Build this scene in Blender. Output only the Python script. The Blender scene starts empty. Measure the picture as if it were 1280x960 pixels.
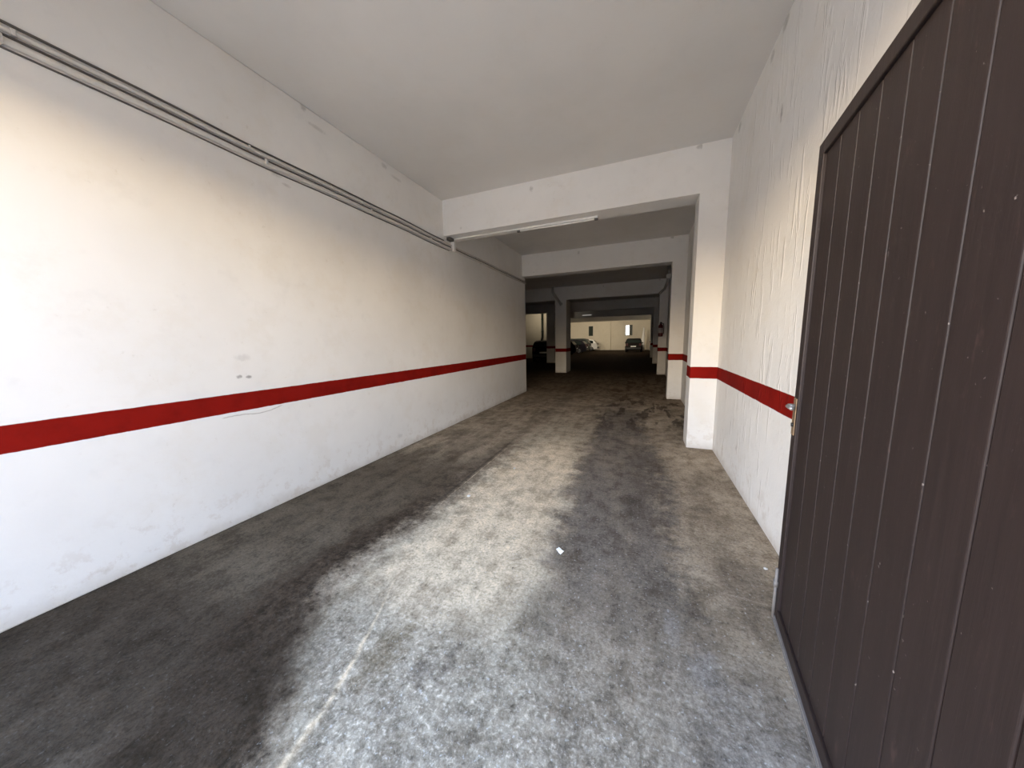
import bpy, bmesh, math, random
from mathutils import Vector, Matrix
random.seed(7)
S = bpy.context.scene
COL = S.collection
PI = math.pi

# ------------------------------------------------------------------ helpers
def obj(name, bm, mat, parent=None, smooth=False, bevel=0.0, seg=2):
    me = bpy.data.meshes.new(name)
    bmesh.ops.recalc_face_normals(bm, faces=bm.faces[:])
    bm.to_mesh(me); bm.free()
    o = bpy.data.objects.new(name, me)
    COL.objects.link(o)
    if mat: me.materials.append(mat)
    if parent: o.parent = parent
    if smooth:
        for p in me.polygons: p.use_smooth = True
    if bevel:
        m = o.modifiers.new('bevel', 'BEVEL'); m.width = bevel; m.segments = seg
        m.limit_method = 'ANGLE'; m.angle_limit = math.radians(35)
    return o

def tag(o, label=None, cat=None, group=None, kind=None):
    if label: o['label'] = label
    if cat: o['category'] = cat
    if group: o['group'] = group
    if kind: o['kind'] = kind
    return o

def empty(name, loc, rz=0.0):
    o = bpy.data.objects.new(name, None); COL.objects.link(o)
    o.location = loc; o.rotation_euler = (0, 0, rz); o.empty_display_size = .1
    return o

def box(bm, x0, x1, y0, y1, z0, z1):
    vs = [bm.verts.new((x, y, z)) for x in (x0, x1) for y in (y0, y1) for z in (z0, z1)]
    for f in ((0,1,3,2),(4,6,7,5),(0,4,5,1),(2,3,7,6),(0,2,6,4),(1,5,7,3)):
        bm.faces.new([vs[i] for i in f])
    return vs

def BX(*a):
    bm = bmesh.new(); box(bm, *a); return bm

def grid_box(bm, x0, x1, y0, y1, z0, z1): return box(bm, x0, x1, y0, y1, z0, z1)

def tube(bm, pts, r, n=12, cap=True):
    pts = [Vector(p) for p in pts]
    rings = []
    for i, p in enumerate(pts):
        if i == 0: d = pts[1] - p
        elif i == len(pts)-1: d = p - pts[i-1]
        else: d = (pts[i+1]-p).normalized() + (p-pts[i-1]).normalized()
        d.normalize()
        a = Vector((0,0,1)) if abs(d.z) < .9 else Vector((1,0,0))
        u = d.cross(a).normalized(); v = d.cross(u).normalized()
        rr = r[i] if isinstance(r, (list, tuple)) else r
        rings.append([bm.verts.new(p + u*rr*math.cos(2*PI*k/n) + v*rr*math.sin(2*PI*k/n)) for k in range(n)])
    for a, b in zip(rings, rings[1:]):
        for k in range(n): bm.faces.new((a[k], a[(k+1)%n], b[(k+1)%n], b[k]))
    if cap:
        bm.faces.new(rings[0]); bm.faces.new(rings[-1][::-1])

def lathe(bm, prof, axis='z', n=24, c=(0,0,0)):
    c = Vector(c); rings = []
    for r, h in prof:
        ring = []
        for k in range(n):
            a = 2*PI*k/n
            if axis == 'z': p = Vector((r*math.cos(a), r*math.sin(a), h))
            else: p = Vector((r*math.cos(a), h, r*math.sin(a)))
            ring.append(bm.verts.new(c+p))
        rings.append(ring)
    for a, b in zip(rings, rings[1:]):
        for k in range(n): bm.faces.new((a[k], a[(k+1)%n], b[(k+1)%n], b[k]))
    bm.faces.new(rings[0]); bm.faces.new(rings[-1][::-1])

# ------------------------------------------------------------------ node helper
class N:
    """tiny expression builder over shader nodes"""
    def __init__(s, name):
        s.m = bpy.data.materials.new(name); s.m.use_nodes = True
        s.t = s.m.node_tree; s.t.nodes.clear()
        s.out = s.t.nodes.new('ShaderNodeOutputMaterial')
        s.b = s.t.nodes.new('ShaderNodeBsdfPrincipled')
        s.t.links.new(s.b.outputs[0], s.out.inputs[0])
        tc = s.t.nodes.new('ShaderNodeTexCoord'); s.co = tc.outputs['Object']
        sx = s.t.nodes.new('ShaderNodeSeparateXYZ'); s.t.links.new(s.co, sx.inputs[0])
        s.x, s.y, s.z = sx.outputs
    def put(s, v, sock):
        if isinstance(v, (int, float)): sock.default_value = v
        elif isinstance(v, tuple): sock.default_value = v if len(v) == len(sock.default_value) else (*v, 1)
        else: s.t.links.new(v, sock)
    def op(s, o, a, b=0.0, c=0.0, clamp=False):
        n = s.t.nodes.new('ShaderNodeMath'); n.operation = o; n.use_clamp = clamp
        for v, k in zip((a, b, c), n.inputs): s.put(v, k)
        return n.outputs[0]
    def add(s, a, b): return s.op('ADD', a, b)
    def sub(s, a, b): return s.op('SUBTRACT', a, b)
    def mul(s, a, b): return s.op('MULTIPLY', a, b)
    def gauss(s, d, w):                       # exp(-(d/w)^2)
        q = s.op('DIVIDE', d, w); q = s.mul(q, q)
        return s.op('POWER', 2.718, s.mul(q, -1.0))
    def step(s, v, a, b, t0=0.0, t1=1.0):     # smooth ramp a..b
        n = s.t.nodes.new('ShaderNodeMapRange'); n.interpolation_type = 'SMOOTHSTEP'; n.clamp = True
        s.put(v, n.inputs[0]); s.put(a, n.inputs[1]); s.put(b, n.inputs[2]); s.put(t0, n.inputs[3]); s.put(t1, n.inputs[4])
        return n.outputs[0]
    def vec(s, x, y, z):
        n = s.t.nodes.new('ShaderNodeCombineXYZ')
        for v, k in zip((x, y, z), n.inputs): s.put(v, k)
        return n.outputs[0]
    def noise(s, scale, detail=4, rough=.55, vec=None, stretch=None, dist=0.0):
        v = vec if vec is not None else s.co
        if stretch:
            m = s.t.nodes.new('ShaderNodeMapping'); m.inputs['Scale'].default_value = stretch
            s.t.links.new(v, m.inputs[0]); v = m.outputs[0]
        n = s.t.nodes.new('ShaderNodeTexNoise'); s.t.links.new(v, n.inputs['Vector'])
        n.inputs['Scale'].default_value = scale; n.inputs['Detail'].default_value = detail
        n.inputs['Roughness'].default_value = rough; n.inputs['Distortion'].default_value = dist
        return n.outputs[0]
    def vor(s, scale, feature='F1', stretch=None):
        v = s.co
        if stretch:
            m = s.t.nodes.new('ShaderNodeMapping'); m.inputs['Scale'].default_value = stretch
            s.t.links.new(v, m.inputs[0]); v = m.outputs[0]
        n = s.t.nodes.new('ShaderNodeTexVoronoi'); n.feature = feature; n.inputs['Scale'].default_value = scale
        s.t.links.new(v, n.inputs['Vector']); return n.outputs[0]
    def mix(s, f, a, b, mode='MIX'):
        n = s.t.nodes.new('ShaderNodeMix'); n.data_type = 'RGBA'; n.blend_type = mode; n.clamp_factor = True
        s.put(f, n.inputs[0])
        for v, k in ((a, n.inputs[6]), (b, n.inputs[7])):
            if isinstance(v, (int, float)): v = (v, v, v, 1)
            s.put(v, k)
        return n.outputs[2]
    def curve(s, v, pts, lo, hi):             # piecewise curve: pts in (v, out) with v in lo..hi, out in -4..4
        n = s.t.nodes.new('ShaderNodeFloatCurve')
        c = n.mapping.curves[0]
        q = [((a-lo)/(hi-lo), (b+4)/8) for a, b in pts]
        c.points[0].location = q[0]; c.points[1].location = q[-1]
        for a in q[1:-1]: c.points.new(*a)
        n.mapping.update()
        s.put(s.op('DIVIDE', s.sub(v, lo), hi-lo, clamp=True), n.inputs['Value'])
        return s.sub(s.mul(n.outputs[0], 8.0), 4.0)
    def bump(s, h, strength=.3, dist=.01):
        n = s.t.nodes.new('ShaderNodeBump'); n.inputs['Strength'].default_value = strength; n.inputs['Distance'].default_value = dist
        s.t.links.new(h, n.inputs['Height']); s.t.links.new(n.outputs[0], s.b.inputs['Normal'])
    def done(s, col, rough=.6, metal=0.0, spec=.5):
        s.put(col, s.b.inputs['Base Color']); s.put(rough, s.b.inputs['Roughness'])
        s.put(metal, s.b.inputs['Metallic']); s.b.inputs['Specular IOR Level'].default_value = spec
        return s.m

def plain(name, col, rough=.5, metal=0.0, spec=.5, var=.12, scale=20):
    n = N(name)
    f = n.noise(scale, 3)
    c = n.mix(f, tuple(v*(1-var) for v in col), tuple(min(1, v*(1+var)) for v in col))
    return n.done(c, n.add(n.mul(f, .1), rough-.05), metal, spec)

WHITE = (.80, .785, .76)
RED = (.215, .008, .005)
SB, ST = .957, 1.110

def wall_mat(name, stripe=True, dots=(), trowel=False, cracks=(), axis='y', white=WHITE, dirt=1.0):
    n = N(name)
    big = n.noise(.9, 4, .6); mid = n.noise(5, 5, .6); fine = n.noise(38, 3, .6)
    c = n.mix(n.step(big, .35, .7), white, tuple(v*.94 for v in white))
    c = n.mix(n.mul(n.step(mid, .55, .75), .25*dirt), c, tuple(v*.8 for v in white))
    blot = n.noise(2.1, 6, .7)
    c = n.mix(n.mul(n.step(blot, .50, .66), .35*dirt), c, tuple(v*k for v, k in zip(white, (.90, .87, .82))))
    c = n.mix(n.mul(n.step(n.noise(14, 5, .75), .60, .70), n.mul(n.step(blot, .45, .6), .30*dirt)), c, (.50, .46, .40))
    c = n.mix(n.mul(n.mul(n.step(n.noise(7, 5, .7), .52, .62), n.step(n.z, .55, .05)), .35*dirt), c, (.56, .49, .42))
    # splash dirt along the foot of the wall
    foot = n.mul(n.step(n.add(n.z, n.mul(mid, .22)), .24, .10), .45*dirt)
    c = n.mix(foot, c, (.46, .41, .35))
    pa = n.y if axis == 'y' else n.x
    for a, z, ra, rz, k in dots:
        d = n.add(n.op('POWER', n.op('DIVIDE', n.sub(pa, a), ra), 2.0), n.op('POWER', n.op('DIVIDE', n.sub(n.z, z), rz), 2.0))
        d = n.add(d, n.mul(n.sub(fine, .5), 2.5))
        c = n.mix(n.mul(n.step(d, 1.6, -.3), n.mul(k, .8)), c, (.13, .115, .10))
    for pts, lo, hi, w, k in cracks:
        cy = n.curve(pa, pts, lo, hi)
        m = n.mul(n.gauss(n.sub(n.add(n.z, n.mul(n.sub(fine, .5), .012)), cy), w), k)
        m = n.mul(m, n.mul(n.step(pa, lo, lo+.03), n.step(pa, hi, hi-.05)))
        c = n.mix(m, c, (.25, .22, .2))
    if stripe:
        zz = n.add(n.z, n.mul(n.sub(n.noise(12, 3), .5), .008))
        m = n.mul(n.step(zz, SB-.002, SB+.002), n.step(zz, ST+.002, ST-.002))
        red = n.mix(n.step(mid, .4, .7), RED, tuple(v*.8 for v in RED))
        c = n.mix(m, c, red)
    if trowel:
        st = n.noise(7, 3, .5, stretch=(1, 2.2, .35), dist=.6)
        h = n.add(n.mul(n.step(st, .55, .72), .55), n.mul(fine, .12))
        n.bump(h, .6, .015)
    else:
        n.bump(n.add(n.mul(mid, .5), n.mul(fine, .2)), .22, .012)
    return n.done(c, .85, 0, .06)

# ------------------------------------------------------------------ materials
def floor_mat():
    n = N('worn_concrete')
    a = n.noise(1.3, 5, .6); b = n.noise(4.5, 6, .65); c3 = n.noise(17, 6, .72); f = n.noise(62, 4, .75)
    e = n.noise(2.6, 5, .6, stretch=(1.6, .45, 1)); g = n.noise(40, 5, .8, dist=.5)
    y = n.y
    wob = n.add(n.mul(n.sub(b, .5), .55), n.mul(n.sub(c3, .5), .34))
    x = n.add(n.x, wob); x2 = n.add(x, n.mul(n.sub(a, .5), .35))
    T = lambda k, v: tuple(k*q for q in v)
    # grey-brown concrete everywhere
    c = n.mix(n.step(a, .3, .7), (.24, .215, .185), (.44, .405, .36))
    # strip along the left wall, duller
    m = n.mul(n.step(x2, -1.75, -2.0), n.step(y, 5, 2.6, .25, 1))
    c = n.mix(n.mul(m, .9), c, n.mix(b, (.05, .044, .036), (.115, .102, .084)))
    m = n.mul(n.mul(n.step(e, .46, .58), n.step(n.x, -1.6, -1.8)), n.mul(n.step(y, 3.0, 3.8), n.step(y, 8, 6)))
    c = n.mix(n.mul(m, .7), c, (.34, .31, .27))
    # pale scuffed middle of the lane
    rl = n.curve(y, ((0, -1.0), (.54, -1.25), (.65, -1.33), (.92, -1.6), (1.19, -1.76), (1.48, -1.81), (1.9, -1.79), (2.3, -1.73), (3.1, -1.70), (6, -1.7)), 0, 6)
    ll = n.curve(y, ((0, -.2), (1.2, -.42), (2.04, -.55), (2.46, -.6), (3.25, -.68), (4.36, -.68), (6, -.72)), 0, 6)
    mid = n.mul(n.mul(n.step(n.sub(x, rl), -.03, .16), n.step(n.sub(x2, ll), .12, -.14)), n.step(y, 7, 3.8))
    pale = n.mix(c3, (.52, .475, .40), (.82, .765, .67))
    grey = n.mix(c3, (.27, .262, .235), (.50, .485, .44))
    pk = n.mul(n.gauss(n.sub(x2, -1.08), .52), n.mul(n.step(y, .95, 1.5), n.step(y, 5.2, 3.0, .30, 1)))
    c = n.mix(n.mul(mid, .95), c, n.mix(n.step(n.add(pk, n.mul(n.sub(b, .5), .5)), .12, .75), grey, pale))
    # right-hand tyre lane, darker and bluish
    lr = n.curve(y, ((0, .42), (2.26, .29), (2.9, .29), (3.6, .30), (4.65, .22), (5.92, .05), (8, 0)), 0, 8)
    lane = n.mul(n.mul(n.step(n.sub(x2, ll), -.08, .14), n.step(n.sub(x2, lr), .12, -.14)), n.mul(n.step(y, 1.0, 2.3, .35, 1), n.step(y, 8.5, 6)))
    c = n.mix(n.mul(lane, n.step(e, .25, .6, .6, .97)), c, n.mix(c3, (.105, .10, .10), (.245, .235, .235)))
    m = n.mul(n.gauss(n.sub(x2, .05), .17), n.mul(n.step(y, 2.3, 2.9), n.step(y, 5, 3.8)))
    c = n.mix(n.mul(m, .6), c, (.085, .08, .08))
    # wet-looking oil blotches and brown grime deeper in, plus painted dimness
    far = n.step(y, 4.6, 6.5)
    m = n.mul(n.step(e, .50, .58), n.mul(far, n.step(n.x, -1.2, -.5)))
    c = n.mix(n.mul(m, .8), c, (.060, .050, .042))
    m = n.mul(n.step(b, .5, .62), n.step(y, 4.0, 6.0))
    c = n.mix(n.mul(m, .35), c, (.12, .10, .08))
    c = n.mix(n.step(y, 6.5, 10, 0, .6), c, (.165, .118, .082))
    c = n.mix(n.step(y, 10, 17, 0, .95), c, (.04, .030, .021))  # deeper floor painted darker so the hall looks dim
    # gritty broken surface close to the entrance
    near = n.mul(n.step(n.add(y, n.mul(n.sub(a, .5), .9)), 1.75, .75), n.step(n.sub(x, rl), .0, .25))
    c = n.mix(n.mul(near, .8), c, n.mix(n.step(c3, .38, .62), (.20, .19, .178), (.40, .39, .37)))
    c = n.mix(n.mul(n.mul(near, n.step(n.x, .0, .5)), .75), c, n.mix(c3, (.18, .19, .22), (.42, .44, .50)))  # bluish sky sheen painted into the near right floor
    grit = n.step(n.add(n.mul(g, .7), n.mul(f, .3)), .52, .63)
    c = n.mix(n.mul(n.mul(grit, near), n.step(n.x, .8, -.1, .25, .6)), c, (.72, .70, .67))
    pits = n.step(n.add(n.mul(g, .6), n.mul(c3, .4)), .44, .35)
    c = n.mix(n.mul(pits, n.step(y, 4.5, 1.0, .3, .7)), c, (.09, .083, .078))
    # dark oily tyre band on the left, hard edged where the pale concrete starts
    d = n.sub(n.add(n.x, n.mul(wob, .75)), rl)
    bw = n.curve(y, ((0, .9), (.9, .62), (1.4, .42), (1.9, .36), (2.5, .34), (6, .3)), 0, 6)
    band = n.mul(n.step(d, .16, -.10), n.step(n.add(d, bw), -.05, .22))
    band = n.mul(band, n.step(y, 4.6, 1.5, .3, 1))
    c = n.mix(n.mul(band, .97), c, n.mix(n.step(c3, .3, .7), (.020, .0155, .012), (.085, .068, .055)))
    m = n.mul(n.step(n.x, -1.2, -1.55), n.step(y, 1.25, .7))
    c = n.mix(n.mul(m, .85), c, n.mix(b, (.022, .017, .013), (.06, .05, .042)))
    # pale splashes and oily spots with ragged outlines
    def spot(px, py, rx, ry, k, col, rag=3.2):
        nonlocal c
        q = n.add(n.op('POWER', n.op('DIVIDE', n.sub(n.x, px), rx), 2.0), n.op('POWER', n.op('DIVIDE', n.sub(y, py), ry), 2.0))
        q = n.add(q, n.add(n.mul(n.sub(c3, .5), rag), n.mul(n.sub(b, .5), 2.0)))
        c = n.mix(n.mul(n.step(q, 1.5, -.2), k), c, col)
    spot(.31, 1.5, .07, .12, .3, (.42, .44, .49)); spot(.19, 1.68, .04, .12, .3, (.38, .40, .45))
    spot(-1.12, 1.03, .09, .19, .6, (.16, .135, .095)); spot(-.90, 1.02, .06, .06, .6, (.12, .11, .108))
    spot(-.80, 1.12, .03, .10, .55, (.12, .11, .108)); spot(-.42, 2.05, .12, .1, .6, (.11, .098, .086))
    spot(-.50, 1.5, .12, .22, .45, (.15, .14, .13)); spot(.18, 1.95, .2, .25, .45, (.10, .098, .098))
    spot(.62, 2.1, .2, .35, .4, (.14, .122, .112)); spot(-.60, 2.75, .1, .15, .5, (.55, .53, .48))
    spot(.55, 3.3, .12, .5, .4, (.14, .125, .11))
    # pale curved scrape line, then a straight groove further in
    xc = n.curve(n.y, ((.3, -1.08), (.57, -1.15), (.8, -1.19), (1.09, -1.285), (1.43, -1.42), (1.75, -1.55), (2.2, -1.68), (3, -1.715), (3.8, -1.72), (6, -1.75)), .3, 6)
    d = n.sub(n.add(n.x, n.mul(n.sub(c3, .5), .03)), xc)
    w = n.curve(n.y, ((0, .018), (.9, .013), (1.3, .006), (6, .008)), 0, 6)
    m = n.mul(n.gauss(d, w), n.mul(n.step(n.y, 4.4, 3.4), n.step(c3, .35, .55, .2, 1.0)))
    m = n.mul(m, n.sub(1.0, n.mul(.75, n.gauss(n.sub(n.y, 1.62), .35))))
    c = n.mix(n.mul(m, .8), c, (.74, .66, .55))
    m = n.mul(n.mul(n.gauss(n.add(d, .045), .018), n.step(n.y, 5.0, 3.6)), n.step(n.y, 1.9, 2.4))
    c = n.mix(n.mul(m, .65), c, (.06, .055, .05))
    # arc scraped by the gate
    rr = n.op('SQRT', n.add(n.op('POWER', n.sub(n.x, .45), 2.0), n.op('POWER', n.add(n.y, .12), 2.0)))
    m = n.mul(n.gauss(n.sub(n.add(rr, n.mul(n.sub(b, .5), .02)), 2.15), .006), n.mul(n.step(n.x, .45, .55), n.step(n.x, .75, .65)))
    c = n.mix(n.mul(m, .3), c, (.5, .48, .46))
    # broad mottling and streaks along the lane
    mo = n.add(n.mul(n.noise(6.5, 6, .68), .6), n.mul(n.noise(3.2, 5, .65, stretch=(2.2, .6, 1)), .4))
    c = n.mix(n.step(mo, .38, .55, .75, 0), c, n.mix(1.0, c, (.50, .47, .44), 'MULTIPLY'))
    c = n.mix(n.step(mo, .52, .66, 0, .22), c, n.mix(1.0, c, (1.75, 1.72, 1.68), 'MULTIPLY'))
    c = n.mix(1.0, c, (1.22, 1.085, .905), 'MULTIPLY')
    # grain
    c = n.mix(n.step(f, .34, .60, .62, 0), c, n.mix(1.0, c, (.55, .53, .50), 'MULTIPLY'))
    c = n.mix(n.step(g, .38, .55, .62, 0), c, n.mix(1.0, c, (.60, .58, .56), 'MULTIPLY'))
    c = n.mix(n.mul(n.mul(n.step(n.noise(48, 4, .7), .58, .70), n.step(y, 5, 1, .08, .42)), n.sub(1.0, n.mul(n.step(n.x, -1.0, -1.5), .9))), c, (.80, .78, .74))
    n.bump(n.add(n.mul(c3, .5), n.mul(g, .4)), .4, .010)
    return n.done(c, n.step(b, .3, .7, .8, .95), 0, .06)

M = {}
M['floor'] = floor_mat()
M['ceil'] = wall_mat('ceiling_plaster', False, white=(.74, .72, .69), dirt=.4)
LD = ((1.615,1.248,.022,.016,.85),(1.686,1.24,.022,.014,.85),(1.657,1.407,.06,.03,.22),(2.115,3.055,.05,.03,.45),(2.2,2.99,.04,.015,.4),
      (2.451,3.867-.06,.03,.04,.5),(2.577,3.69,.1,.02,.3),(3.513,3.76,.05,.03,.35),(3.723,3.70,.1,.02,.3),(3.46,.2,.06,.03,.25))
LC = (((( 1.45,.925),(1.6,.925),(1.75,.91),(1.95,.95)), 1.45, 1.95, .004, .6),)
M['wall_left'] = wall_mat('white_plaster_left', True, LD, False, LC)
RDOT = ((3.219,3.152,.02,.06,.6),(3.283,3.80,.06,.05,.5),(3.545,3.76,.05,.04,.4),(4.495,3.76,.06,.05,.45),(3.73,.378,.02,.03,.4))
M['wall_right'] = wall_mat('white_plaster_right', True, RDOT, True)
BD = ((-2.804,3.347,.02,.02,.25),(-1.587,3.72,.03,.04,.4),(.589,3.80,.05,.03,.5),(.898,3.626,.03,.06,.5),(.887,3.408,.05,.02,.3))
M['beam'] = wall_mat('white_plaster_beam', True, BD, False, axis='x')
M['pillar'] = wall_mat('white_plaster_pillar', True)
M['back'] = wall_mat('cream_plaster', False, white=(.72, .66, .54))
M['leftfar'] = wall_mat('cream_plaster_striped', True, white=(.72, .66, .54))
M['conduit'] = plain('painted_conduit', (.60, .57, .53), .5)
M['shade_line'] = plain('shade_and_fittings', (.10, .09, .08), .6)  # dark tone of the drawn shadow lines, also real junction and end caps
M['plastic_white'] = plain('white_plastic', (.80, .79, .76), .4)
M['pipe'] = plain('grey_drain_pipe', (.42, .40, .38), .5)
M['steel'] = plain('worn_steel', (.42, .41, .40), .45, .7, var=.3)
M['brass'] = plain('tarnished_brass', (.30, .21, .13), .5, .6, var=.3)
M['rust'] = plain('pale_scuffed_metal', (.20, .18, .165), .7, .1, var=.35, scale=30)
M['rubber'] = plain('tyre_rubber', (.012, .012, .012), .8)
M['rim'] = plain('alloy_rim', (.22, .22, .23), .5, .5)
M['glass_dark'] = plain('dark_car_glass', (.018, .024, .022), .2, spec=.12)
M['black_trim'] = plain('black_trim', (.015, .015, .016), .5)
M['lamp_red'] = plain('tail_lamp_red', (.05, .006, .006), .3)
M['lamp_clear'] = plain('headlamp_clear', (.75, .76, .78), .12, .3)
M['plate'] = plain('white_number_plate', (.75, .75, .72), .4)
M['paint_black'] = plain('black_car_paint', (.006, .006, .007), .5, spec=.04)
M['paint_navy'] = plain('charcoal_car_paint', (.014, .012, .017), .5, spec=.05)
M['paint_green'] = plain('greenish_grey_car_paint', (.035, .042, .034), .45, spec=.08)
M['paint_white'] = plain('white_car_paint', (.78, .77, .74), .25, spec=.6, var=.03)
M['paint_brown'] = plain('dark_brown_car_paint', (.010, .0075, .0065), .5, spec=.06)
M['ext_red'] = plain('extinguisher_red', (.10, .008, .012), .35)
M['ext_label'] = plain('extinguisher_label', (.42, .36, .38), .5)
M['window_frame'] = plain('dark_window_frame', (.02, .028, .018), .5)
M['dull_glass'] = plain('dusty_dark_glass', (.02, .03, .02), .6, spec=.2)
M['paper'] = plain('white_paper', (.85, .85, .83), .8)
M['pebble'] = plain('pale_pebble', (.62, .60, .57), .8)
M['facade'] = plain('dark_facade', (.16, .14, .12), .9, scale=2)
M['street'] = plain('street_paving', (.38, .325, .27), .9, scale=4)

def gate_mat():
    n = N('dark_brown_painted_metal')
    st = n.noise(9, 5, .65, stretch=(6, 6, .25)); sp = n.noise(60, 3, .6); sp2 = n.noise(24, 4, .7, stretch=(1, 1, .4))
    c = n.mix(st, (.011, .0065, .006), (.032, .020, .018))
    c = n.mix(n.step(sp2, .60, .74, 0, .3), c, (.10, .058, .05))
    c = n.mix(n.step(sp, .70, .76, 0, .6), c, (.30, .26, .24))
    n.bump(st, .25, .004)
    return n.done(c, .55, 0, .4)
M['gate'] = gate_mat()

def emit(name, col, k):
    n = N(name); n.b.inputs['Emission Color'].default_value = (*col, 1); n.b.inputs['Emission Strength'].default_value = k
    return n.done((.8, .8, .78), .4)

# ------------------------------------------------------------------ dimensions (metres; camera at x=0,y=0,z=1.5 in the entrance)
L, R, H = -3.139, .917, 3.826
P = .608                      # inner face of the piers on the right
HB = 3.263                    # underside of the beams
YB = 45.0                     # back wall
XW = -14.0                    # far left wall of the hall
struct_n = 0
def struct(name, bm, mat, label=None, cat=None, bevel=0.0, group=None):
    o = obj(name, bm, mat, bevel=bevel); tag(o, label, cat, group, 'structure'); return o

struct('floor', BX(XW-.25, R+.25, -.45, YB+.3, -.2, 0), M['floor'])
struct('ceiling', BX(XW-.25, R+.25, -.45, YB+.3, H, H+.2), M['ceil'])
struct('wall_left', BX(L-.3, L, -.45, 8.86, 0, H), M['wall_left'], bevel=.012)
struct('wall_right', BX(R, R+.25, -.45, YB, 0, H), M['wall_right'])
struct('wall_back', BX(XW, R, YB, YB+.3, 0, H), M['back'])
struct('wall_far_left', BX(XW-.25, XW, 8.6, YB, 0, H), M['back'])
struct('wall_front_left', BX(XW, L-.3, 8.6, 8.86, 0, H), M['leftfar'])
struct('wall_middle_left', BX(XW, -5.85, 25.7, 25.95, 0, H), M['leftfar'])
# the entrance: jamb on the right where the gate hangs, and lintel
struct('wall_entrance', BX(.47, R, -.45, -.15, 0, H), M['wall_right'], bevel=.01)
struct('wall_entrance_top', BX(L, .47, -.45, -.15, 3.0, H), M['beam'], bevel=.01)
bm = BX(-40, 30, -60, -.45, -.25, -.03)
struct('ground', bm, M['street'])
struct('side_light_block', BX(4.0, 9, -5.4, -.6, -.03, 6.5), M['facade'])  # unseen block added to cut side light on the left wall
struct('building_facade', BX(-60, 40, -23, -22, -.03, 4.2), M['facade'])

beams = [(4.8095, 5.1655, L), (8.6314, 8.95, XW), (14.4, 14.75, XW), (20.6, 20.95, XW), (26.8, 27.15, XW)]
wh = ['nearest to the entrance', 'second from the entrance, at the end of the white wall', 'third from the entrance, over the dark hall',
      'fourth from the entrance', 'farthest from the entrance, before the lit back wall']
for (y0, y1, x0), w in zip(beams, wh):
    xr = R
    bm = BX(x0, P, y0, y1, HB, H)
    struct('ceiling_beam', bm, M['beam'], 'white plastered ceiling beam ' + w, 'beam')
    k = 'largest, ' if y0 < 5 else ''
    bm = BX(P, R, y0, y1, 0, H)
    struct('wall_pier', bm, M['pillar'], 'white pier with red stripe on the right, under the beam ' + w, 'pier')
# free standing pillars
for (x0, x1, y0, y1), lab in (((-3.68, -3.17, 14.4, 15.35), 'white square pillar with red stripe standing alone just beyond the left wall'),
                              ((-5.85, -5.3, 20.6, 21.15), 'dim square pillar half hidden behind the nearer lone pillar'),
                              ((-7.6, -7.05, 33.0, 33.5), 'pale pillar behind the dark parked cars, left of the lit back wall')):
    bm = BX(x0, x1, y0, y1, 0, HB if y0 < 30 else H)
    struct('pillar', bm, M['pillar'] if y0 < 30 else M['back'], lab, 'pillar', .012)
# pilaster and cornice on the back wall
struct('trim_1', BX(-4.55, -3.88, YB-.22, YB, 0, H), M['back'], bevel=.012)
struct('trim_2', BX(XW, R, YB-.08, YB, H-.22, H), M['back'])

# ------------------------------------------------------------------ slit windows of the back wall
def slit(num, x0, x1, xo, z0, z1, lit):
    t = empty('window_%d' % num, ((x0+x1)/2, YB-.0, z0)); tag(t, kind='structure')
    def loc(a): # to local
        return (a[0]-(x0+x1)/2, a[1]-(x0+x1)/2, a[2]-YB, a[3]-YB, a[4]-z0, a[5]-z0)
    bm = bmesh.new(); f = .05
    for a in ((x0-f, xo+f, YB-.06, YB, z0-f, z0), (x0-f, xo+f, YB-.06, YB, z1, z1+f), (x0-f, x0, YB-.06, YB, z0, z1), (xo, xo+f, YB-.06, YB, z0, z1)):
        box(bm, *loc(a))
    obj('window_frame', bm, M['window_frame'], t)
    obj('pane', BX(*loc((x0, x1, YB-.03, YB, z0, z1))), emit('daylit_glass', (1, .98, .92), 2.2) if lit else M['dull_glass'], t)
    if xo > x1:
        obj('shutter', BX(*loc((x1, xo, YB-.12, YB, z0, z1))), M['window_frame'], t)
slit(1, -2.03, -1.58, -1.25, 1.95, 3.2, True)
slit(2, -6.75, -6.28, -6.28, 2.0, 3.2, False)

# ------------------------------------------------------------------ conduits on the left wall
def run(z, x, y0, y1, r, sag=.004):
    pts = []; n = 40
    for i in range(n+1):
        y = y0 + (y1-y0)*i/n
        pts.append((x, y, z + sag*math.sin(y*2.3) + sag*.6*math.sin(y*5.1+1)))
    bm = bmesh.new(); tube(bm, pts, r, 10); return bm
t = empty('conduit', (0, 0, 0))
tag(t, 'upper thin grey conduit clipped along the left wall below the ceiling', 'conduit')
obj('pipe', run(3.160, L+.017, -.14, 8.84, .014), M['conduit'], t, True)
for y in (.8, 1.9, 3.1, 4.2, 5.9, 7.2):
    bm = bmesh.new(); box(bm, L, L+.033, y-.008, y+.008, 3.144, 3.177); obj('clip', bm, M['conduit'], t, bevel=.003)
t = empty('conduit', (0, 0, 0))
tag(t, 'lower thicker grey conduit along the left wall with white tee under the beam', 'conduit')
obj('pipe', run(3.098, L+.022, -.14, 8.87, .019), M['conduit'], t, True)
for y in (.75, 2.02, 3.2, 4.4, 6.1, 7.5):
    bm = bmesh.new(); box(bm, L, L+.047, y-.01, y+.01, 3.076, 3.12); obj('clip', bm, M['conduit'], t, bevel=.003)
bm = bmesh.new(); box(bm, L+.005, L+.075, 5.0, 5.07, 3.07, HB-.002); obj('tee', bm, M['plastic_white'], t, bevel=.01)
o = obj('shade_line', run(3.196, L+.009, -.14, 4.79, .0075, .005), M['shade_line'], None, True)  # three dark tubes stand in for shadow gaps around the conduits
tag(o, 'thin dark strip drawn as the shadow just above the two conduits on the left wall', 'shade_line')
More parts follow.
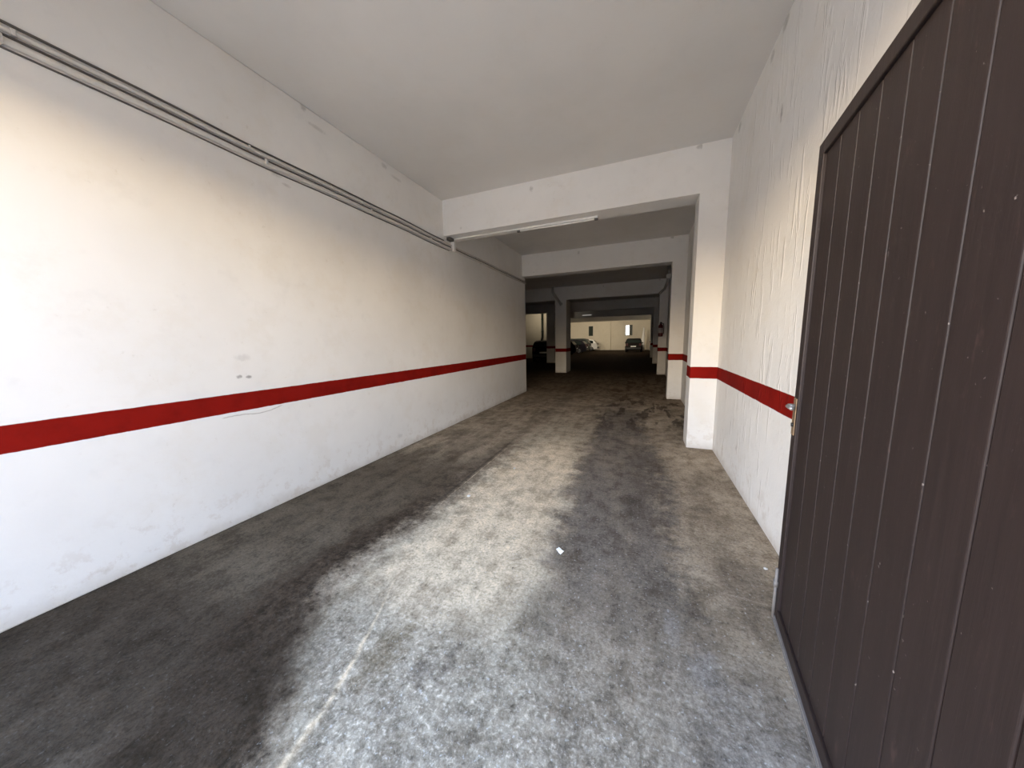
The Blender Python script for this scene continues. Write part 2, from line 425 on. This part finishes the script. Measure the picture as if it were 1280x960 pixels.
o = obj('shade_line', run(3.130, L+.010, -.14, 8.8, .009, .004), M['shade_line'], None, True)
tag(o, 'dark strip drawn as the shadow in the gap between the two conduits on the left wall', 'shade_line')
o = obj('shade_line', run(3.066, L+.006, -.14, 4.95, .0055, .005), M['shade_line'], None, True)
tag(o, 'thinnest dark strip drawn as the shadow just below the two conduits on the left wall', 'shade_line')
# small junction under the beam and trunking to the batten light
t = empty('cable_trunking', (0, 0, 0)); tag(t, 'narrow white trunking under the nearest beam from wall to batten light', 'trunking')
obj('duct', BX(L+.09, -1.9, 4.985, 5.025, HB-.022, HB-.001), M['plastic_white'], t, bevel=.004)
obj('junction', BX(L+.012, L+.09, 4.87, 4.99, HB-.05, HB-.001), M['shade_line'], t, bevel=.008)
t = empty('batten_light', (-1.27, 5.01, HB)); tag(t, 'slim unlit batten light under the nearest beam', 'light')
obj('housing', BX(-.63, .63, -.03, .03, -.028, -.001), M['plastic_white'], t, bevel=.006)
bm = bmesh.new(); tube(bm, ((-.58, 0, -.04), (.58, 0, -.04)), .012, 12); obj('tube', bm, M['plastic_white'], t, True)
for s in (-1, 1):
    obj('end_cap', BX(s*.60-.025, s*.60+.025, -.02, .02, -.055, -.028), M['shade_line'], t, bevel=.004)

# ------------------------------------------------------------------ drain pipes
t = empty('drain_pipe', (0, 0, 0)); tag(t, 'grey drain pipe dropping diagonally to the top of the lone pillar', 'pipe')
bm = bmesh.new(); tube(bm, ((-3.74, 14.2, H-.001), (-3.74, 14.2, 3.62), (-3.70, 14.24, 3.52), (-3.50, 14.32, 3.22), (-3.42, 14.34, 3.10)), .055, 12); obj('pipe', bm, M['pipe'], t, True)
bm = bmesh.new(); tube(bm, ((-3.42, 14.34, 3.12), (-3.38, 14.345, 3.04)), .068, 12); obj('collar', bm, M['pipe'], t, True)
t = empty('drain_pipe', (0, 0, 0)); tag(t, 'grey drain pipe running down to the third pier on the right', 'pipe')
bm = bmesh.new(); tube(bm, ((.74, 12, H-.001), (.745, 12, 3.45), (.75, 12.2, 3.38), (.76, 14.25, 3.40), (.68, 14.33, 3.34), (.58, 14.34, 3.24)), .05, 12); obj('pipe', bm, M['pipe'], t, True)
bm = bmesh.new(); tube(bm, ((.745, 12, 3.56), (.745, 12, 3.43)), .068, 12); obj('collar', bm, M['plastic_white'], t, True)

# ------------------------------------------------------------------ fire extinguisher
t = empty('fire_extinguisher', (.68, 14.4, 1.55)); tag(t, 'dark red fire extinguisher hung on the third pier on the right', 'fire extinguisher')
bm = bmesh.new(); lathe(bm, ((.06, 0), (.085, .012), (.088, .05), (.088, .40), (.07, .46), (.03, .49), (.028, .51)), 'z', 20, (0, -.10, 0)); obj('cylinder', bm, M['ext_red'], t, True)
bm = bmesh.new(); lathe(bm, ((.0895, .14), (.0895, .34)), 'z', 20, (0, -.10, 0)); obj('label', bm, M['ext_label'], t, True)
bm = bmesh.new(); tube(bm, ((0, -.10, .51), (0, -.10, .56)), .025, 10); box(bm, -.015, .015, -.19, -.08, .55, .575); obj('valve', bm, M['black_trim'], t)
bm = bmesh.new(); tube(bm, ((.02, -.1, .54), (.10, -.12, .50), (.115, -.13, .35), (.105, -.13, .1)), .012, 8); obj('hose', bm, M['black_trim'], t, True)
bm = bmesh.new(); box(bm, -.03, .03, -.015, 0, .1, .5); obj('bracket', bm, M['black_trim'], t)

# ------------------------------------------------------------------ open metal gate on the right
gx, gy = .459, -.12
ang = math.atan2(.697-gx, 1.93-gy)
t = empty('metal_gate', (gx, gy, 0), -ang)      # local +y runs along the leaf from hinge to free edge; local -x faces the lane
tag(t, 'dark brown metal gate leaf standing open beside the right wall', 'gate')
GL = math.hypot(.697-gx, 1.93-gy); GH = 2.32
bm = bmesh.new()
nb = 13; 
for i in range(nb):
    y0 = .06 + (GL-.12)*i/nb; y1 = .06 + (GL-.12)*(i+1)/nb
    box(bm, .012, .034, y0+.003, y1-.003, .06, GH-.05)
obj('panel', bm, M['gate'], t, bevel=.003)
bm = bmesh.new()
box(bm, 0, .05, GL-.06, GL, .035, GH); box(bm, 0, .05, 0, .06, .035, GH); box(bm, 0, .05, .06, GL-.06, GH-.06, GH); box(bm, 0, .05, .06, GL-.06, .035, .095)
obj('frame', bm, M['gate'], t, bevel=.004)
bm = bmesh.new(); box(bm, -.007, .055, 0, GL+.006, .028, .034); box(bm, -.007, -.001, 0, GL+.006, .006, .013); box(bm, -.004, 0, 0, GL+.004, .013, .028); obj('bottom_rail', bm, M['rust'], t, bevel=.002)
bm = bmesh.new(); box(bm, -.004, .0, GL-.05, GL-.008, 1.02, 1.20); lp = obj('lock_plate', bm, M['brass'], t, bevel=.002)
bm = bmesh.new(); tube(bm, ((-.005, GL-.03, 1.16), (-.03, GL-.03, 1.16)), .012, 12); tube(bm, ((-.03, GL-.03, 1.16), (-.032, GL-.11, 1.162)), .009, 10); obj('handle', bm, M['steel'], lp, True)
bm = bmesh.new(); tube(bm, ((-.004, GL-.03, 1.07), (-.010, GL-.03, 1.07)), .010, 12); obj('keyhole', bm, M['black_trim'], lp, True)
bm = bmesh.new(); tube(bm, ((-.006, GL-.02, .012), (-.006, GL-.02, .30)), .007, 10); box(bm, -.016, .0, GL-.032, GL-.008, .2, .23); obj('drop_bolt', bm, M['rust'], t, True)
for z in (.3, 1.2, 2.05):
    bm = bmesh.new(); tube(bm, ((.025, -.012, z-.06), (.025, -.012, z+.06)), .013, 10); obj('hinge', bm, M['steel'], t, True)

# ------------------------------------------------------------------ cars
def car(loc, rz, paint, label, kind='hatch'):
    """x forward, wheels on z=0"""
    t = empty('car', loc, rz); tag(t, label, 'car', 'parked cars at the back of the garage')
    Lh, W = 2.05, .88
    low = [(2.03, .30), (2.08, .42), (2.05, .62), (1.92, .76)]
    if kind == 'hatch':
        top = [(1.0, .93), (.30, 1.42), (-.2, 1.49), (-1.1, 1.46), (-1.55, 1.38), (-1.92, .98)]
        rear = [(-2.02, .80), (-2.06, .50), (-2.0, .30)]
    else:
        top = [(1.1, .98), (.55, 1.52), (0, 1.62), (-1.3, 1.60), (-1.75, 1.50), (-1.98, 1.05)]
        rear = [(-2.04, .85), (-2.08, .50), (-2.02, .32)]
    belt = .95; zt = max(z for _, z in top)
    def arch(cx, r=.36):
        return [(cx + r*math.cos(a), .30 + r*math.sin(a)) for a in [PI*k/8 for k in range(9)]]
    prof = low + top + rear + [(-1.62, .20)][:0]
    bot = []
    for cx in (-1.28, 1.27):
        bot.append((cx-.40, .22)); bot += [(cx-.36, .24)] + arch(cx)[::-1][1:-1] + [(cx+.36, .24)]; bot.append((cx+.40, .22))
    prof = prof + bot
    def hw(x, z):
        w = W
        if z > belt: w -= .20*(z-belt)/(zt-belt)
        if z < .55: w -= .05*(.55-z)/.35
        e = max(0, abs(x)-1.45); w -= .32*e*e
        return w
    bm = bmesh.new()
    a = [bm.verts.new((x, hw(x, z), z)) for x, z in prof]; b = [bm.verts.new((x, -hw(x, z), z)) for x, z in prof]
    bm.faces.new(a); bm.faces.new(b[::-1])
    n = len(prof)
    for i in range(n): bm.faces.new((a[i], b[i], b[(i+1) % n], a[(i+1) % n]))
    bmesh.ops.triangulate(bm, faces=[f for f in bm.faces if len(f.verts) > 4])
    obj('body', bm, paint, t, bevel=.035, seg=3)
    # side windows
    pil = -.45
    def top_z(x):
        for (x0, z0), (x1, z1) in zip(top, top[1:]):
            if x1 <= x <= x0: return z0 + (z1-z0)*(x0-x)/(x0-x1)
        return belt
    fx = top[0][0]; rx = top[-1][0]
    def side(xs, name):
        for s in (1, -1):
            bm = bmesh.new(); up = []; dn = []
            for x in xs:
                zt_ = max(belt+.05, top_z(x)-.09)
                up.append((x, zt_)); dn.append((x, belt+.02))
            loop = up + dn[::-1]
            vs = []
            for off in (.012, -.02):
                vs.append([bm.verts.new((x, s*(hw(x, z)+off), z)) for x, z in loop])
            bm.faces.new(vs[0]); bm.faces.new(vs[1][::-1])
            for i in range(len(loop)):
                j = (i+1) % len(loop); bm.faces.new((vs[0][i], vs[0][j], vs[1][j], vs[1][i]))
            obj(name, bm, M['glass_dark'], t)
    side([fx-.15, .55, .30, -.1, -.42], 'side_window'); side([-.52, -1.0, -1.4, rx+.38], 'side_window')
    def screen(p0, p1, name):
        (x0, z0), (x1, z1) = p0, p1
        d = Vector((x1-x0, 0, z1-z0)); nr = Vector((-d.z, 0, d.x)).normalized()
        if nr.z < 0: nr = -nr
        A = Vector((x0, 0, z0)) + d*.10; B = Vector((x0, 0, z0)) + d*.88
        bm = bmesh.new(); vs = []
        for off in (.015, -.02):
            vs.append([bm.verts.new(Vector((q.x, s*(hw(q.x, q.z)-.09), q.z)) + nr*off) for q, s in ((A, 1), (A, -1), (B, -1), (B, 1))])
        bm.faces.new(vs[0]); bm.faces.new(vs[1][::-1])
        for i in range(4):
            j = (i+1) % 4; bm.faces.new((vs[0][i], vs[0][j], vs[1][j], vs[1][i]))
        obj(name, bm, M['glass_dark'], t)
    screen(top[0], top[1], 'windscreen'); screen(top[-1], top[-2], 'rear_window')
    for cx in (-1.28, 1.27):
        for s in (1, -1):
            bm = bmesh.new(); y0, y1 = sorted((s*.66, s*.875))
            lathe(bm, ((.24, y0), (.30, y0+.02), (.312, y0+.05), (.312, y1-.05), (.30, y1-.02), (.22, y1)), 'y', 24, (cx, 0, .312))
            w = obj('wheel', bm, M['rubber'], t, True)
            bm = bmesh.new(); lathe(bm, ((.205, s*.876), (.19, s*.884), (.05, s*.872), (.04, s*.88)) if s > 0 else ((.04, s*.88), (.05, s*.872), (.19, s*.884), (.205, s*.876)), 'y', 20, (cx, 0, .312))
            obj('rim', bm, M['rim'], w)
    for s in (1, -1):
        bm = bmesh.new(); box(bm, 1.88, 2.05, s*.62-.14, s*.62+.14, .60, .74); obj('headlight', bm, M['lamp_clear'], t, bevel=.03)
        bm = bmesh.new(); box(bm, -2.055, -1.90, s*.66-.10, s*.66+.10, .72, .96); obj('tail_light', bm, M['lamp_red'], t, bevel=.03)
        bm = bmesh.new(); box(bm, .72, .86, s*.90-.08, s*.90+.08, .94, 1.06); obj('wing_mirror', bm, paint, t, bevel=.03)
    bm = bmesh.new(); box(bm, 2.055, 2.10, -.45, .45, .36, .50); obj('grille', bm, M['black_trim'], t, bevel=.01)
    bm = bmesh.new(); box(bm, 2.10, 2.112, -.25, .25, .40, .50); obj('number_plate', bm, M['plate'], t)
    bm = bmesh.new(); box(bm, -2.072, -2.045, -.26, .26, .60, .71); obj('number_plate', bm, M['plate'], t)
    bm = bmesh.new(); box(bm, -2.10, -2.03, -.75, .75, .34, .52); obj('rear_bumper', bm, M['black_trim'], t, bevel=.03)
    return t
car((-.83, 38.6, 0), -PI/2 + PI, M['paint_brown'], 'dark hatchback parked alone on the right before the back wall', 'hatch')
car((-7.8, 30.9, 0), PI, M['paint_black'], 'black car nearest in the row, parked sideways right of the lone pillar')
car((-7.5, 35.2, 0), PI, M['paint_navy'], 'charcoal car parked sideways between the black car and the greenish one')
car((-7.7, 38.7, 0), PI, M['paint_green'], 'greenish grey taller car parked beside the white car', 'tall')
car((-7.27, 42.4, 0), PI, M['paint_white'], 'white car at the far end of the row by the back wall', 'hatch')
car((-6.55, 23.45, 0), PI/2 + .10, M['paint_black'], 'black car facing the cream wall, seen left of the lone pillar', 'hatch')
t = empty('drain_pipe', (0, 0, 0)); tag(t, 'dark vertical drain pipe on the cream wall above the black car', 'pipe')
bm = bmesh.new(); tube(bm, ((-7.63, 25.585, H-.001), (-7.63, 25.585, 1.75), (-7.68, 25.585, 1.55), (-7.75, 25.585, 1.3), (-7.75, 25.585, .001)), .085, 12); obj('pipe', bm, M['window_frame'], t, True)
for z in (3.2, 2.2):
    bm = bmesh.new(); tube(bm, ((-7.63, 25.585, z-.04), (-7.63, 25.585, z+.04)), .1, 12); obj('collar', bm, M['window_frame'], t, True)

# ------------------------------------------------------------------ narrow white post near the back
t = empty('post', (.10, 41.5, 0)); tag(t, 'narrow white tapering post right of the dark hatchback', 'post')
bm = bmesh.new(); tube(bm, ((0, 0, .06), (0, 0, 1.2), (.06, 0, 2.75)), (.19, .19, .06), 16); obj('shaft', bm, M['plastic_white'], t, True)
bm = bmesh.new(); lathe(bm, ((.25, 0), (.25, .05), (.19, .08)), 'z', 16); obj('base', bm, M['steel'], t, True)

# ------------------------------------------------------------------ unseen flood lamps added to light the back hall
def added_flood(loc, label, power):
    """small unseen flood lamp, added, aimed at the back wall (+y)"""
    t = empty('added_flood', loc); tag(t, label, 'light', 'added unseen flood lamps in the back hall')
    bm = bmesh.new(); box(bm, -.35, .35, -.12, .0, -.30, -.08); obj('housing', bm, M['black_trim'], t, bevel=.02)
    obj('lens', BX(-.32, .32, .0, .01, -.28, -.10), emit('added_flood_lens', (1, .92, .78), 3.0), t)  # lens of the added flood lamp
    obj('bracket', BX(-.05, .05, -.10, -.02, -.08, -.001), M['steel'], t)
    la = bpy.data.lights.new('flood_glow', 'AREA'); la.shape = 'RECTANGLE'; la.size = .6; la.size_y = .16
    la.energy = power; la.color = (1, .86, .66); la.spread = math.radians(95)
    lo = bpy.data.objects.new('flood_glow', la); COL.objects.link(lo); lo.parent = t; lo.location = (0, .03, -.19)
    lo.rotation_euler = (math.radians(84), 0, 0)
FLP = 90
added_flood((-1.6, 31.0, H), 'added unseen flood lamp aimed at the back wall, toward the right', FLP)
added_flood((-5.0, 31.0, H), 'added unseen flood lamp aimed at the back wall, near its middle', FLP)
added_flood((-8.6, 31.0, H), 'added unseen flood lamp above the parked cars aimed at the back wall', FLP)
added_flood((-7.6, 22.8, H), 'added unseen flood lamp aimed at the cream wall left of the lone pillar', 9)
t = empty('batten_light', (-4.2, 26.8, 3.44)); tag(t, 'small grey batten light on the face of the farthest beam', 'light')
obj('housing', BX(-.4, .4, -.07, -.001, -.05, .05), M['plastic_white'], t, bevel=.01)
bm = bmesh.new(); tube(bm, ((-.36, -.085, 0), (.36, -.085, 0)), .02, 12); obj('tube', bm, emit('dim_tube', (1, .97, .9), .35), t, True)

# ------------------------------------------------------------------ litter on the floor
def lump(name, loc, r, mat, label, cat, flat=.5, amp=.35, sub=2):
    bm = bmesh.new(); bmesh.ops.create_icosphere(bm, subdivisions=sub, radius=r)
    for v in bm.verts:
        k = 1 + amp*(random.random()-.5)*2
        v.co = Vector((v.co.x*k*1.3, v.co.y*k, v.co.z*k*flat))
    z = min(v.co.z for v in bm.verts)
    for v in bm.verts: v.co.z -= z
    o = obj(name, bm, mat); o.location = loc; o.rotation_euler[2] = random.random()*3; tag(o, label, cat); return o
lump('paper_scrap', (-.496, 2.06, 0), .021, M['paper'], 'crumpled white paper scrap in the middle of the floor', 'scrap', .5, .5)
lump('pebble', (-1.52, 2.556, 0), .014, M['pebble'], 'pale pebble beside the scraped line, nearest the left wall', 'pebble', .7, .2)
lump('pebble', (-1.352, 3.342, 0), .011, M['pebble'], 'tiny pale pebble farthest in on the floor', 'pebble', .7, .2)
lump('pebble', (.787, 2.35, 0), .010, M['pebble'], 'tiny pale pebble on the floor beside the gate and right wall', 'pebble', .7, .2)

# ------------------------------------------------------------------ daylight
SKY, SUN = 33.0, 29.0
w = bpy.data.worlds.new('sky'); S.world = w; w.use_nodes = True
nt = w.node_tree; nt.nodes.clear()
out = nt.nodes.new('ShaderNodeOutputWorld'); bg = nt.nodes.new('ShaderNodeBackground')
tc = nt.nodes.new('ShaderNodeTexCoord'); sp = nt.nodes.new('ShaderNodeSeparateXYZ'); rp = nt.nodes.new('ShaderNodeValToRGB')
nt.links.new(tc.outputs['Generated'], sp.inputs[0]); nt.links.new(sp.outputs[2], rp.inputs[0])
e = rp.color_ramp.elements
e[0].position = 0.0; e[0].color = (1.0, .72, .42, 1)
e[1].position = 1.0; e[1].color = (.04, .07, .13, 1)
for p, c in ((.13, (1.0, .80, .54, 1)), (.20, (.70, .66, .60, 1)), (.30, (.225, .30, .42, 1)), (.6, (.07, .125, .22, 1))):
    k = e.new(p); k.color = c
nt.links.new(rp.outputs[0], bg.inputs[0]); bg.inputs[1].default_value = SKY
nt.links.new(bg.outputs[0], out.inputs[0])
sl = bpy.data.lights.new('sun', 'SUN'); sl.energy = SUN; sl.color = (1, .90, .76); sl.angle = .01
so = bpy.data.objects.new('sun', sl); COL.objects.link(so)
so.rotation_euler = Vector((-.25, -.62, -.74)).to_track_quat('-Z', 'Y').to_euler()
pl = bpy.data.lights.new('entrance_portal', 'AREA'); pl.shape = 'RECTANGLE'; pl.size = .47-L; pl.size_y = 3.0
pl.cycles.is_portal = True
po = bpy.data.objects.new('entrance_portal', pl); COL.objects.link(po); po.location = ((.47+L)/2, -.5, 1.5); po.rotation_euler = (PI/2, 0, 0)

# ------------------------------------------------------------------ camera
f, pitch, yaw, roll = 398.638, .1343, .3866, -.0209
cy, sy, cp, spn = math.cos(yaw), math.sin(yaw), math.cos(pitch), math.sin(pitch)
F = Vector((-sy*cp, cy*cp, -spn)); Rr = Vector((cy, sy, 0)); U = Rr.cross(F)
R2 = Rr*math.cos(roll) + U*math.sin(roll); U2 = U*math.cos(roll) - Rr*math.sin(roll)
cam = bpy.data.cameras.new('camera'); co = bpy.data.objects.new('camera', cam); COL.objects.link(co)
mw = Matrix.Identity(4)
for i in range(3): mw[i][0] = R2[i]; mw[i][1] = U2[i]; mw[i][2] = -F[i]
mw[2][3] = 1.5
co.matrix_world = mw
cam.sensor_width = 36; cam.sensor_fit = 'HORIZONTAL'; cam.lens = f/1280*36; cam.clip_start = .02; cam.clip_end = 300
S.camera = co

S.view_settings.view_transform = 'Standard'; S.view_settings.look = 'None'; S.view_settings.gamma = 1.0
S.view_settings.use_curve_mapping = False
S.view_settings.exposure = 0.0
S.cycles.use_denoising = True
S.cycles.max_bounces = 10; S.cycles.diffuse_bounces = 7; S.cycles.sample_clamp_indirect = 6
